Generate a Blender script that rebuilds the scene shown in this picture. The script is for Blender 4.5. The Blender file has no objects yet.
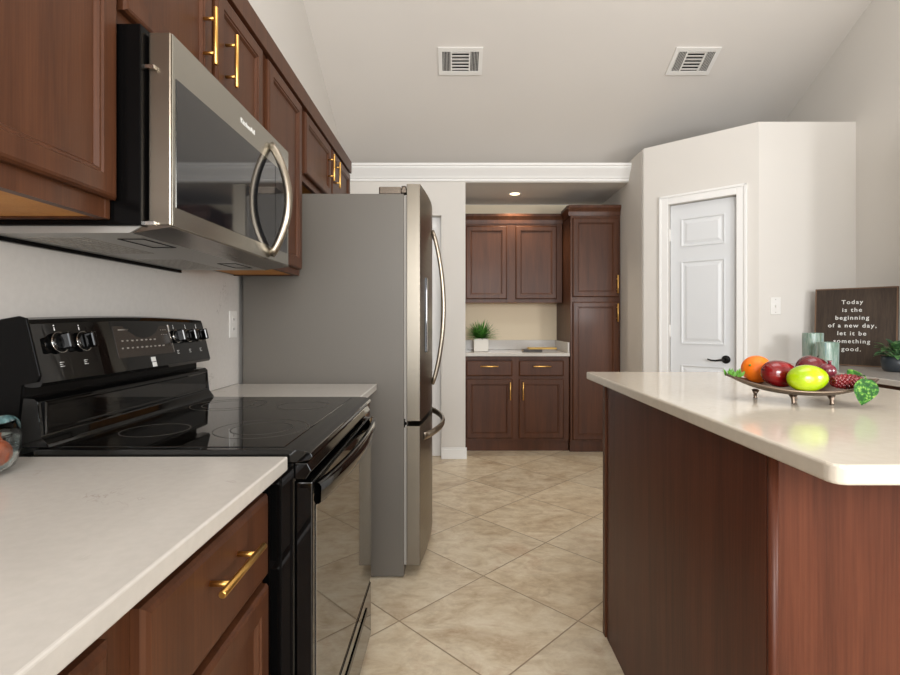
import bpy, bmesh, math, random
from mathutils import Vector, Matrix
random.seed(7)
S = bpy.context.scene
C = S.collection
V = Vector
# ------------------------------------------------------------------ camera, world, lights, exposure
cam_d = bpy.data.cameras.new('camera'); cam = bpy.data.objects.new('camera', cam_d); C.objects.link(cam)
cam.location = (0, 0, 1.2); cam.rotation_euler = (math.pi/2, 0, 0)
cam_d.sensor_width = 36; cam_d.lens = 505/900*36
cam_d.shift_x = -4/900; cam_d.shift_y = -15.5/900
cam_d.clip_start = 0.02
S.camera = cam
S.view_settings.view_transform = 'Standard'; S.view_settings.look = 'None'
S.view_settings.gamma = 1; S.view_settings.use_curve_mapping = False
S.view_settings.exposure = 0.0
S.cycles.use_denoising = True
S.cycles.max_bounces = 10; S.cycles.diffuse_bounces = 5; S.cycles.glossy_bounces = 5
S.cycles.sample_clamp_indirect = 6
W = bpy.data.worlds.new('world'); S.world = W; W.use_nodes = True
W.node_tree.nodes['Background'].inputs[0].default_value = (0.85, 0.93, 1, 1)
W.node_tree.nodes['Background'].inputs[1].default_value = 1.0

def area(name, loc, target, sx, sy, power, col=(1, 1, 1)):
    d = bpy.data.lights.new(name, 'AREA'); d.shape = 'RECTANGLE'; d.size = sx; d.size_y = sy
    d.energy = power; d.color = col
    o = bpy.data.objects.new(name, d); C.objects.link(o); o.location = loc
    o.rotation_euler = (V(target)-V(loc)).to_track_quat('-Z', 'Y').to_euler()
    return o
area('rear_fill', (0.75, -2.85, 1.45), (0.75, 3, 1.3), 3.2, 1.9, 90, (0.95, 0.98, 1))  # broad fill added behind the camera, just inside the rear wall
area('softbox_light', (2.38, -0.1, 1.4), (1.5, 3.6, 2.2), 0.4, 0.4, 38, (0.98, 0.99, 1))  # off-frame softbox added to throw the pantry shadow onto the ceiling
area('overhead_fill', (0.8, 0.9, 4.2), (0.8, 1.4, 0), 2.4, 1.6, 34, (0.98, 0.99, 1))  # unseen overhead fill added below the ridge, no fixture there
area('bounce_fill', (0.5, -1.6, 1.9), (0.9, 3.2, 3.9), 1.2, 1.2, 68, (1, 0.985, 0.965))  # uplight added to brighten the sloped ceiling, like a bounced flash

# ------------------------------------------------------------------ materials
def lin(c):
    c /= 255
    return c/12.92 if c <= .04045 else ((c+.055)/1.055)**2.4
def rgb(r, g, b): return (lin(r), lin(g), lin(b), 1)
MATS = {}
def mat(name, col, rough=.5, metal=0, ior=1.5, coat=0, **k):
    if name in MATS: return MATS[name]
    m = bpy.data.materials.new(name); m.use_nodes = True
    b = m.node_tree.nodes['Principled BSDF']
    b.inputs['Base Color'].default_value = rgb(*col)
    b.inputs['Roughness'].default_value = rough; b.inputs['Metallic'].default_value = metal
    b.inputs['IOR'].default_value = ior
    b.inputs['Coat Weight'].default_value = coat; b.inputs['Coat Roughness'].default_value = .12
    if 'trans' in k: b.inputs['Transmission Weight'].default_value = k['trans']
    if 'emit' in k:
        b.inputs['Emission Color'].default_value = rgb(*col); b.inputs['Emission Strength'].default_value = k['emit']
    MATS[name] = m
    return m
class NT:
    def __init__(s, m): s.t = m.node_tree; s.b = s.t.nodes['Principled BSDF']
    def n(s, ty, **k):
        x = s.t.nodes.new(ty)
        for a, v in k.items(): setattr(x, a, v)
        return x
    def l(s, a, b): s.t.links.new(a, b)
    def coords(s, scale, rot=(0, 0, 0)):
        tc = s.n('ShaderNodeTexCoord'); g = s.n('ShaderNodeNewGeometry'); mp = s.n('ShaderNodeMapping')
        mp.inputs['Scale'].default_value = scale; mp.inputs['Rotation'].default_value = rot
        s.l(g.outputs['Position'], mp.inputs['Vector']); return mp.outputs['Vector']
    def noise(s, vec, scale=1, detail=4, rough=.55, dist=0):
        x = s.n('ShaderNodeTexNoise'); x.inputs['Scale'].default_value = scale; x.inputs['Detail'].default_value = detail
        x.inputs['Roughness'].default_value = rough; x.inputs['Distortion'].default_value = dist
        s.l(vec, x.inputs['Vector']); return x.outputs['Fac']
    def ramp(s, fac, stops):
        x = s.n('ShaderNodeValToRGB'); e = x.color_ramp.elements
        while len(e) < len(stops): e.new(.5)
        for i, (p, c) in enumerate(stops): e[i].position = p; e[i].color = c
        s.l(fac, x.inputs['Fac']); return x.outputs['Color']
    def mix(s, f, a, b, blend='MIX'):
        x = s.n('ShaderNodeMix', data_type='RGBA', blend_type=blend)
        for sock, v in ((x.inputs[0], f), (x.inputs[6], a), (x.inputs[7], b)):
            if hasattr(v, 'is_linked') or hasattr(v, 'links'): s.l(v, sock)
            else: sock.default_value = v
        return x.outputs[2]
    def math(s, op, a, b=0.0, c=None):
        x = s.n('ShaderNodeMath', operation=op)
        for i, v in enumerate([a, b] + ([c] if c is not None else [])):
            if isinstance(v, (int, float)): x.inputs[i].default_value = v
            else: s.l(v, x.inputs[i])
        return x.outputs[0]
    def bump(s, h, strength=.2, dist=.01):
        x = s.n('ShaderNodeBump'); x.inputs['Strength'].default_value = strength; x.inputs['Distance'].default_value = dist
        s.l(h, x.inputs['Height']); s.l(x.outputs['Normal'], s.b.inputs['Normal'])

def wood(name, light, mid, dark, rough=.4, coat=.03, big=1.6):
    m = mat(name, mid, rough, coat=coat, ior=1.33); t = NT(m)
    v = t.coords((13, 13, .9)); f = t.noise(v, 1.4, 5, .55, .5)
    fine = t.noise(t.coords((190, 190, 5)), 1, 3, .6)
    blot = t.noise(t.coords((2.2, 2.2, .9)), big, 3, .5)
    c = t.ramp(f, [(.2, rgb(*dark)), (.5, rgb(*mid)), (.82, rgb(*light))])
    c2 = t.mix(.22, c, t.ramp(fine, [(.38, rgb(*dark)), (.62, rgb(*light))]))
    c3 = t.mix(t.math('MULTIPLY', blot, .45), c2, rgb(*dark))
    t.l(c3, t.b.inputs['Base Color'])
    t.bump(fine, .06, .002)
    return m
CHERRY = wood('cherry_stained_wood', (103, 63, 40), (83, 49, 30), (56, 31, 19))
ISLAND = wood('reddish_island_veneer', (112, 63, 43), (91, 48, 32), (62, 31, 21), .4, .04, 2.6)
MAPLE = wood('light_maple', (214, 158, 88), (198, 138, 70), (168, 108, 48), .55, 0)

def quartz(name, base, vein, rough=.16):
    m = mat(name, base, rough); t = NT(m)
    n = t.noise(t.coords((1, 1, 1)), 3.5, 6, .6, 1.2)
    band = t.math('ABSOLUTE', t.math('SUBTRACT', n, .5))
    f1 = t.ramp(band, [(0, (1, 1, 1, 1)), (.008, (0, 0, 0, 1))])
    msk = t.ramp(t.noise(t.coords((1, 1, 1)), 5.5, 2), [(.56, (0, 0, 0, 1)), (.68, (1, 1, 1, 1))])
    f = t.mix(1, f1, msk, 'MULTIPLY')
    cl = t.noise(t.coords((1, 1, 1)), 60, 3)
    b0 = t.ramp(cl, [(.35, rgb(*[x-2 for x in base])), (.65, rgb(*[min(255, x+2) for x in base]))])
    c = t.mix(t.math('MULTIPLY', t.n('ShaderNodeRGBToBW').outputs[0], 1), b0, rgb(*vein))
    bw = [x for x in t.t.nodes if x.type == 'RGBTOBW'][-1]; t.l(f, bw.inputs[0])
    mm = [x for x in t.t.nodes if x.type == 'MATH'][-1]; mm.inputs[1].default_value = .55
    t.l(c, t.b.inputs['Base Color'])
    return m
QUARTZ = quartz('white_quartz', (194, 189, 182), (150, 140, 130))
QUARTZ_I = quartz('warm_quartz', (212, 203, 188), (190, 178, 160), .12)
SPLASH = quartz('backsplash_quartz', (205, 201, 196), (135, 125, 120), .3)

def paint(name, col, rough=.75, b=.05):
    m = mat(name, col, rough); t = NT(m)
    t.bump(t.noise(t.coords((1, 1, 1)), 90, 3), b, .002)
    n = t.noise(t.coords((1, 1, 1)), .8, 2)
    c = t.ramp(n, [(.3, rgb(*[x-2 for x in col])), (.7, rgb(*[min(255, x+2) for x in col]))])
    t.l(c, t.b.inputs['Base Color']); return m
WALL = paint('wall_paint', (212, 208, 202))
WALLN = paint('niche_wall_paint', (224, 210, 184))
CEIL = paint('ceiling_paint', (216, 211, 205), .85)
TRIM = paint('white_trim_paint', (232, 231, 229), .4, .02)
DOORP = paint('door_paint', (214, 216, 218), .4, .02)
# tile floor laid on the diagonal
FLOOR = mat('travertine_tile', (190, 170, 145), .3); t = NT(FLOOR)
tc = t.n('ShaderNodeNewGeometry'); mp = t.n('ShaderNodeMapping'); mp.vector_type = 'POINT'
P = .508
mp.inputs['Location'].default_value = (0, 0, 0); mp.inputs['Rotation'].default_value = (0, 0, math.radians(45))
sub = t.n('ShaderNodeVectorMath', operation='SUBTRACT'); sub.inputs[1].default_value = (.139, 2.386, 0)
t.l(tc.outputs['Position'], sub.inputs[0]); t.l(sub.outputs[0], mp.inputs['Vector'])
dv = t.n('ShaderNodeVectorMath', operation='SCALE'); dv.inputs[3].default_value = 1/P; t.l(mp.outputs[0], dv.inputs[0])
sx = t.n('ShaderNodeSeparateXYZ'); t.l(dv.outputs[0], sx.inputs[0])
def edge(o):
    f = t.math('FRACT', t.math('ADD', o, 100.0)); return t.math('SUBTRACT', .5, t.math('ABSOLUTE', t.math('SUBTRACT', f, .5)))
e = t.math('MINIMUM', edge(sx.outputs[0]), edge(sx.outputs[1]))
gr = t.ramp(e, [(.003, (1, 1, 1, 1)), (.0065, (0, 0, 0, 1))])
fl = t.n('ShaderNodeVectorMath', operation='FLOOR'); t.l(dv.outputs[0], fl.inputs[0])
wn = t.n('ShaderNodeTexWhiteNoise'); wn.noise_dimensions = '3D'; t.l(fl.outputs[0], wn.inputs['Vector'])
off = t.n('ShaderNodeVectorMath', operation='SCALE'); off.inputs[3].default_value = 9; t.l(wn.outputs['Color'], off.inputs[0])
ad = t.n('ShaderNodeVectorMath', operation='ADD'); t.l(tc.outputs['Position'], ad.inputs[0]); t.l(off.outputs[0], ad.inputs[1])
mp2 = t.n('ShaderNodeMapping'); mp2.inputs['Scale'].default_value = (1.5, 2.2, 1); mp2.inputs['Rotation'].default_value = (0, 0, .25)
t.l(ad.outputs[0], mp2.inputs['Vector'])
na = t.noise(mp2.outputs[0], 1.7, 9, .68, .9); nb = t.noise(mp2.outputs[0], 7, 6, .7, .4)
ca = t.ramp(na, [(.3, rgb(178, 151, 121)), (.46, rgb(210, 191, 161)), (.57, rgb(225, 211, 185)), (.7, rgb(197, 166, 134))])
cb = t.mix(.33, ca, t.ramp(nb, [(.36, rgb(154, 128, 102)), (.5, rgb(208, 192, 167)), (.64, rgb(236, 227, 208))]))
vv = t.ramp(wn.outputs['Value'], [(0, (.93, .93, .93, 1)), (1, (1.03, 1.02, 1.0, 1))])
cc = t.mix(1, cb, vv, 'MULTIPLY')
t.l(t.mix(gr, cc, rgb(142, 122, 98)), t.b.inputs['Base Color'])
bwf = t.n('ShaderNodeRGBToBW'); t.l(gr, bwf.inputs[0])
t.bump(t.math('SUBTRACT', t.math('MULTIPLY', nb, .15), bwf.outputs[0]), .35, .003)

def brushed(name, col, rough=.25, scale=(3, 3, 260), st=.03, metal=1.0):
    m = mat(name, col, rough, metal); t = NT(m); n = t.noise(t.coords(scale), 1, 3); t.bump(n, st, .001)
    r = t.n('ShaderNodeMapRange'); r.inputs['To Min'].default_value = rough*.8; r.inputs['To Max'].default_value = rough*1.25
    t.l(n, r.inputs[0]); t.l(r.outputs[0], t.b.inputs['Roughness']); return m
STEEL = mat('brushed_stainless', (184, 182, 174), .24, 1.0)
FDOOR = brushed('fridge_door_stainless', (126, 119, 108), .3)
STEELV = brushed('vertical_brushed_stainless', (160, 150, 136), .3, (90, 90, 2), .004)
STEELD = brushed('dark_stainless', (128, 118, 108), .25)
FSIDE = paint('fridge_side_grey', (97, 92, 85), .45, .03)
BLACK = mat('gloss_black_enamel', (8, 8, 8), .05, ior=1.5)
BLACKM = mat('satin_black', (10, 9, 9), .2, ior=1.2)
GLASSB = mat('black_glass', (10, 8, 6), .03, ior=1.75)
OVENG = mat('mirror_oven_glass', (9, 8, 7), .03, ior=3.8)
MWG = mat('microwave_window_glass', (22, 24, 28), .05, ior=1.9)
DISP = mat('display_brown_panel', (48, 40, 34), .25)
RING = mat('burner_ring_grey', (62, 58, 52), .35)
BRASS = mat('brushed_brass', (222, 174, 98), .32, 1.0)
CHROME = mat('chrome', (210, 206, 200), .12, 1.0)
WPRINT = mat('white_print', (225, 225, 222), .5)
GREYP = mat('grey_print', (150, 145, 138), .5)
PLATE = mat('white_plastic', (226, 224, 220), .35)
GRILLE = mat('grille_grey_metal', (168, 166, 162), .4, .5)
DARK = mat('dark_gap', (12, 10, 9), .8)
IRON = mat('oil_rubbed_bronze', (22, 20, 19), .35, .6)

# ------------------------------------------------------------------ mesh builder
class F:   # local frame: u along the face, w outward, z up
    def __init__(s, o, u, w): s.o = V(o); s.u = V(u).normalized(); s.w = V(w).normalized()
    def p(s, u, z, w=0): return s.o + s.u*u + s.w*w + V((0, 0, z))
WORLD = None
LEFT = lambda x: F((x, 0, 0), (0, 1, 0), (1, 0, 0))     # faces +X, u = depth
BACK = lambda y: F((0, y, 0), (1, 0, 0), (0, -1, 0))    # faces the camera
RIGHT = lambda x: F((x, 0, 0), (0, 1, 0), (-1, 0, 0))
class MB:
    def __init__(s): s.bm = bmesh.new()
    def _merge(s, b):
        me = bpy.data.meshes.new('tmp'); b.to_mesh(me); b.free(); s.bm.from_mesh(me); bpy.data.meshes.remove(me); return s
    def box(s, x0, x1, y0, y1, z0, z1, bev=0, seg=2, fr=None, edges=None):
        b = bmesh.new()
        vs = [b.verts.new((x, y, z)) for x in (x0, x1) for y in (y0, y1) for z in (z0, z1)]
        for f in ((0, 1, 3, 2), (4, 6, 7, 5), (0, 4, 5, 1), (2, 3, 7, 6), (0, 2, 6, 4), (1, 5, 7, 3)):
            b.faces.new([vs[i] for i in f])
        if bev: bmesh.ops.bevel(b, geom=list(b.edges), offset=bev, segments=seg, affect='EDGES', profile=.5)
        if fr:   # x=u, y=w, z=z
            for v in b.verts: v.co = fr.p(v.co.x, v.co.z, v.co.y)
        bmesh.ops.recalc_face_normals(b, faces=list(b.faces))
        return s._merge(b)
    def poly(s, pts, d, bev=0, seg=2):      # prism of polygon pts extruded by vector d
        b = bmesh.new(); d = V(d)
        a = [b.verts.new(V(p)) for p in pts]; c = [b.verts.new(V(p)+d) for p in pts]; n = len(pts)
        b.faces.new(a); b.faces.new(c[::-1])
        for i in range(n): b.faces.new((a[i], a[(i+1) % n], c[(i+1) % n], c[i]))
        if bev: bmesh.ops.bevel(b, geom=list(b.edges), offset=bev, segments=seg, affect='EDGES', profile=.5)
        bmesh.ops.recalc_face_normals(b, faces=list(b.faces)); return s._merge(b)
    def rings(s, fr, u0, u1, z0, z1, prof):  # nested rectangles (inset, w): a moulded panel
        b = bmesh.new(); R = []
        for ins, w in prof:
            R.append([b.verts.new(fr.p(u, z, w)) for u, z in ((u0+ins, z0+ins), (u1-ins, z0+ins), (u1-ins, z1-ins), (u0+ins, z1-ins))])
        b.faces.new(R[0])
        for a, c in zip(R, R[1:]):
            for i in range(4): b.faces.new((a[i], a[(i+1) % 4], c[(i+1) % 4], c[i]))
        b.faces.new(R[-1]); bmesh.ops.recalc_face_normals(b, faces=list(b.faces)); return s._merge(b)
    def tube(s, pts, r, seg=12, flat=None):  # flat=(a,b) elliptical section
        b = bmesh.new(); pts = [V(p) for p in pts]; R = []
        rr = r if isinstance(r, (list, tuple)) else [r]*len(pts); up = V((0, 0, 1))
        T0 = (pts[1]-pts[0]).normalized()
        if abs(T0.dot(up)) > .9: up = V((0, 1, 0))
        for i, p in enumerate(pts):
            T = (pts[min(i+1, len(pts)-1)]-pts[max(i-1, 0)]).normalized()
            A = T.cross(up).normalized() if i == 0 else (A-T*A.dot(T)).normalized(); B = T.cross(A).normalized()
            fa, fb = flat or (1, 1)
            R.append([b.verts.new(p+(A*math.cos(k*2*math.pi/seg)*fa+B*math.sin(k*2*math.pi/seg)*fb)*rr[i]) for k in range(seg)])
        for a, c in zip(R, R[1:]):
            for k in range(seg):
                f = b.faces.new((a[k], a[(k+1) % seg], c[(k+1) % seg], c[k])); f.smooth = True
        b.faces.new(R[0]); b.faces.new(R[-1]); bmesh.ops.recalc_face_normals(b, faces=list(b.faces)); return s._merge(b)
    def lathe(s, c, prof, seg=32, axis=(0, 0, 1), fn=None, close=False):   # prof: (r, h)
        b = bmesh.new(); q = V((0, 0, 1)).rotation_difference(V(axis)); R = []
        for r, h in prof:
            ring = []
            for k in range(seg):
                a = k*2*math.pi/seg; rr = r*(fn(a, h) if fn else 1)
                ring.append(b.verts.new(V(c)+q @ V((rr*math.cos(a), rr*math.sin(a), h))))
            R.append(ring)
        for a, c_ in zip(R, R[1:]):
            for k in range(seg):
                f = b.faces.new((a[k], a[(k+1) % seg], c_[(k+1) % seg], c_[k])); f.smooth = True
        if close:
            for k in range(seg): b.faces.new((R[-1][k], R[-1][(k+1) % seg], R[0][(k+1) % seg], R[0][k])).smooth = True
        else:
            b.faces.new(R[0]).smooth = False; b.faces.new(R[-1])
        bmesh.ops.remove_doubles(b, verts=list(b.verts), dist=1e-6)
        bmesh.ops.recalc_face_normals(b, faces=list(b.faces)); return s._merge(b)
    def ball(s, c, rx, ry, rz, fn=None, seg=28, rot=None):
        b = bmesh.new(); bmesh.ops.create_uvsphere(b, u_segments=seg, v_segments=seg//2+4, radius=1)
        for v in b.verts:
            d = v.co.copy(); k = fn(d) if fn else 1
            p = V((d.x*rx*k, d.y*ry*k, d.z*rz*k))
            v.co = V(c)+(rot @ p if rot else p)
        for f in b.faces: f.smooth = True
        return s._merge(b)
    def surf(s, grid, smooth=True):
        b = bmesh.new(); G = [[b.verts.new(p) for p in row] for row in grid]
        for i in range(len(G)-1):
            for j in range(len(G[0])-1):
                f = b.faces.new((G[i][j], G[i+1][j], G[i+1][j+1], G[i][j+1])); f.smooth = smooth
        return s._merge(b)
def root_loc(o):
    while o.parent: o = o.parent
    return o.location.copy()
def obj(name, mb, m, parent=None, origin=None):
    bm = mb.bm
    if parent: o0 = root_loc(parent)
    else:
        if origin is not None: o0 = V(origin)
        else:
            xs = [v.co for v in bm.verts]
            o0 = V(((min(v.x for v in xs)+max(v.x for v in xs))/2, (min(v.y for v in xs)+max(v.y for v in xs))/2, min(v.z for v in xs)))
    bmesh.ops.translate(bm, verts=list(bm.verts), vec=-o0)
    me = bpy.data.meshes.new(name); bm.to_mesh(me); bm.free(); me.materials.append(m)
    o = bpy.data.objects.new(name, me); C.objects.link(o)
    if parent: o.parent = parent
    else: o.location = o0
    return o
def tag(o, label, cat, group=None):
    o['label'] = label; o['category'] = cat
    if group: o['group'] = group
    return o
def thing(name, loc, label, cat, group=None):
    o = bpy.data.objects.new(name, None); C.objects.link(o); o.location = loc; o.empty_display_size = .1
    return tag(o, label, cat, group)
def struct(name, mb, m, parent=None):
    o = obj(name, mb, m, parent)
    if not parent: o['kind'] = 'structure'
    return o
def text_mesh(name, body, size, fr, u, z, w, m, parent, spacing=1.0, line=1.0, bold=0.0, align='CENTER', tilt=None):
    cu = bpy.data.curves.new(name, 'FONT'); cu.body = body; cu.size = size; cu.align_x = align; cu.align_y = 'CENTER'
    cu.space_character = spacing; cu.space_line = line; cu.extrude = .0006; cu.offset = bold
    to = bpy.data.objects.new(name, cu); C.objects.link(to)
    me = bpy.data.meshes.new_from_object(to.evaluated_get(bpy.context.evaluated_depsgraph_get()))
    bpy.data.objects.remove(to); o0 = root_loc(parent)
    for v in me.vertices:
        p = v.co.copy()
        q = fr.p(u+p.x, z+p.y, w+p.z) if tilt is None else tilt(p)
        v.co = q-o0
    me.materials.clear(); me.materials.append(m)
    o = bpy.data.objects.new(name, me); C.objects.link(o); o.parent = parent
    return o

# ------------------------------------------------------------------ room shell
XL, XR, YB, YN, YF = -1.015, 2.81, 4.43, 5.27, -3.0
cz = lambda y: 5.055-.5*y
RIDGE = 1.0
obj_floor = struct('floor', MB().box(XL-.12, XR+.12, YF-.12, YN+.12, -.1, 0), FLOOR)
def gable(x0, x1):
    return MB().poly([(x0, YF, 0), (x0, YN+.12, 0), (x0, YN+.12, cz(YN+.12)), (x0, RIDGE, cz(RIDGE)), (x0, YF, cz(RIDGE)-.5*(RIDGE-YF))], (x1-x0, 0, 0))
struct('wall_left', gable(XL-.12, XL), WALL)
struct('wall_right', gable(XR, XR+.12), WALL)
mb = MB()
mb.poly([(XL-.12, RIDGE, cz(RIDGE)), (XL-.12, YN+.3, cz(YN+.3)), (XL-.12, YN+.3, cz(YN+.3)+.1), (XL-.12, RIDGE, cz(RIDGE)+.1)], (XR-XL+.24, 0, 0))
mb.poly([(XL-.12, RIDGE, cz(RIDGE)), (XL-.12, YF-.12, cz(RIDGE)-.5*(RIDGE-YF+.12)), (XL-.12, YF-.12, cz(RIDGE)-.5*(RIDGE-YF+.12)+.1), (XL-.12, RIDGE, cz(RIDGE)+.1)], (XR-XL+.24, 0, 0))
struct('ceiling', mb, CEIL)
# wall behind the camera, with a wide unseen window added to let light in
mb = MB(); yb = YF-.12
mb.box(XL, -.9, yb, YF, 0, 2.5).box(2.4, XR, yb, YF, 0, 2.5).box(-.9, 2.4, yb, YF, 0, .45).box(-.9, 2.4, yb, YF, 2.45, 2.5)
struct('wall_behind', mb, WALL)
mb = MB()
for x in (-.9, .18, 1.28, 2.35): mb.box(x, x+.05, yb+.03, yb+.08, .45, 2.45)
mb.box(-.9, 2.4, yb+.03, yb+.08, .45, .5).box(-.9, 2.4, yb+.03, yb+.08, 2.4, 2.45)
struct('window_1', mb, TRIM)
# far wall: doorway at left, niche opening at right
OX0, OX1, OZ = -.93, -.112, 2.135
mb = MB(); ZT = 2.575
mb.box(XL, OX0, YB, YB+.12, 0, ZT).box(OX0, OX1, YB, YB+.12, OZ, ZT).box(OX1, .1, YB, YB+.12, 0, ZT)
mb.box(.0, .1, YB+.12, YN, 0, 2.425)
mb.box(.1, 1.53, YB, YB+.12, 2.425, ZT)
struct('wall_back', mb, WALL)
struct('wall_niche', MB().box(XL, XR, YN, YN+.12, 0, 2.42), WALLN)
struct('ceiling_niche', MB().box(.1, 1.53, YB+.12, YN, 2.425, 2.45), CEIL)
struct('trim_3', MB().box(XL, 1.53, YB+.12, 4.92, ZT-.03, ZT), CEIL)
# crown moulding along the top of the far wall
prof = [(0, 2.435), (.012, 2.435), (.012, 2.452), (.02, 2.458), (.028, 2.475), (.045, 2.50), (.062, 2.522), (.07, 2.535), (.07, 2.548), (.08, 2.552), (.08, 2.572), (0, 2.572)]
mb = MB().poly([(XL, YB-d, z) for d, z in prof], (1.53-XL, 0, 0))
struct('trim_1', mb, TRIM)
# baseboards
mb = MB().box(OX1, .112, YB-.014, YB, 0, .085, .003).box(OX1, .112, YB-.009, YB, .085, .1, .002)
struct('baseboard_back', mb, TRIM)
# white door seen through the gap past the fridge
DF = BACK(YB+.085)
d2 = struct('door_2', MB().box(OX0+.002, OX1-.0005, -.035, 0, .004, OZ-.001, fr=DF), TRIM)
rp = [(0, -.002), (0, .002), (.012, .001), (.03, .001), (.045, .003)]
struct('door_panel', MB().rings(DF, OX0+.12, OX1-.045, 1.0, 2.06, rp), TRIM, d2)
struct('door_panel', MB().rings(DF, OX0+.12, OX1-.045, .12, .84, rp), TRIM, d2)
# pantry corner box: side wall, diagonal wall, front wall, open top
A, B = V((1.53, 4.08, 0)), V((2.13, 3.53, 0)); ZP = 2.6
D = F(A, B-A, (-(B-A).y*-1, 0, 0)); du = (B-A).normalized(); D.w = V((du.y, -du.x, 0)); L = (B-A).length
u0, u1, zd = .197, .676, 2.115
struct('wall_pantry_side', MB().poly([(A.x, A.y, 0), (A.x+.1, A.y, 0), (A.x+.1, YN, 0), (A.x, YN, 0)], (0, 0, ZP)) if False else MB().box(A.x, A.x+.1, A.y+.03, YN, 0, 2.42).box(A.x, A.x+.1, A.y+.03, 4.9, 2.42, ZP), WALL)
mb = MB()
mb.box(0, u0, -.1, 0, 0, ZP, fr=D).box(u1, L, -.1, 0, 0, ZP, fr=D).box(u0, u1, -.1, 0, zd, ZP, fr=D)
struct('wall_pantry_diagonal', mb, WALL)
struct('wall_pantry_front', MB().box(B.x, XR, B.y, B.y+.1, 0, ZP), WALL)
# pantry door
DS = F(D.p(0, 0, -.035), D.u, D.w)
mb = MB().box(u0+.004, u1-.004, -.035, 0, .01, zd-.004, .0015, fr=DS)
d1 = struct('door_1', mb, DOORP)
pu0, pu1 = u0+.085, u1-.085
pp = [(0, .0005), (0, .008), (.006, .009), (.016, .001), (.026, .001), (.045, .007)]
for z0, z1 in ((1.78, 2.0), (1.03, 1.67), (.2, .87)):
    struct('door_panel', MB().rings(DS, pu0, pu1, z0, z1, pp), DOORP, d1)
h = DS.p(u1-.078, .925, 0)
mb = MB().lathe(h, [(.03, 0), (.03, .006), (.022, .012), (.012, .016), (.012, .04)], 24, axis=DS.w)
mb.tube([DS.p(u1-.078-k, .925+dz, .045) for k, dz in ((0, 0), (.03, -.004), (.06, -.01), (.09, -.008), (.115, .001))], [.009, .008, .007, .006, .005], 10)
struct('door_handle', mb, IRON, d1)['label'] = 'dark bronze lever handle'
for z in (1.88, 1.13, .25):
    struct('hinge', MB().box(u0-.004, u0+.008, .0, .012, z-.045, z+.045, .002, fr=DS).tube([DS.p(u0, z-.05, .01), DS.p(u0, z+.05, .01)], .006, 8), PLATE, d1)
cw = .068
def casing(fr, a, b, top, cw):
    mb = MB()
    for x0, x1 in ((a-cw, a), (b, b+cw)):
        mb.box(x0, x1, 0, .014, 0, top+cw, .003, fr=fr)
        o0, o1 = (x0, x0+.018) if x0 < a else (x1-.018, x1); mb.box(o0, o1, .014, .022, 0, top+cw, .003, fr=fr)
    mb.box(a, b, 0, .014, top, top+cw, .003, fr=fr).box(a-cw, b+cw, .014, .022, top+cw-.018, top+cw, .003, fr=fr)
    return mb
struct('trim_2', casing(D, u0, u1, zd, cw), TRIM)
struct('baseboard_pantry', MB().box(0, u0-cw, 0, .014, 0, .09, .003, fr=D), TRIM)
struct('baseboard_niche', MB().box(1.516, 1.53, YB-.3, 4.6, 0, .09, .003), TRIM)

# ------------------------------------------------------------------ kitchen joinery
DP = [(0, 0), (0, .013), (.004, .018), (.009, .02), (.044, .02), (.047, .0165), (.052, .0165), (.058, .009), (.064, .009)]
SP = [(0, 0), (0, .012), (.005, .017), (.012, .02)]
def hrange(fr, a, b, z0, z1, prof, w): return MB().rings(F(fr.p(0, 0, w), fr.u, fr.w), a, b, z0, z1, prof)
def cab_door(parent, fr, a, b, z0, z1, w=0, handle=None, m=None):
    d = obj('door', hrange(fr, a, b, z0, z1, DP, w), m or CHERRY, parent)
    if handle: bar_handle(d, fr, *handle, w+.02)
    return d
def cab_drawer(parent, fr, a, b, z0, z1, w=0, handle=None):
    d = obj('drawer', hrange(fr, a, b, z0, z1, SP, w), CHERRY, parent)
    if handle: bar_handle(d, fr, *handle, w+.02)
    return d
def bar_handle(parent, fr, u, z, length, vert, w):
    mb = MB(); r = .0062; q = length/2
    p = (lambda s, ww: fr.p(u, z+s, ww)) if vert else (lambda s, ww: fr.p(u+s, z, ww))
    mb.tube([p(-q, w+.034), p(-q+.0015, w+.034), p(q-.0015, w+.034), p(q, w+.034)], [r*.8, r, r, r*.8], 12)
    for s in (-length*.3, length*.3):
        mb.tube([p(s, w), p(s, w+.034)], .0048, 10)
    h = obj('handle', mb, BRASS, parent); h['label'] = 'brushed brass bar handle'; return h
def frame_mb(fr, a, b, z0, z1, cols, rails, w0=-.02, w1=0, st=.04):
    mb = MB()
    for c in cols: mb.box(c[0], c[1], w0, w1, z0, z1, .0012, 1, fr=fr)
    xs = sorted(cols)
    for i in range(len(xs)-1):
        for r0, r1 in rails: mb.box(xs[i][1], xs[i+1][0], w0, w1-.0005, r0, r1, fr=fr)
    return mb

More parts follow.
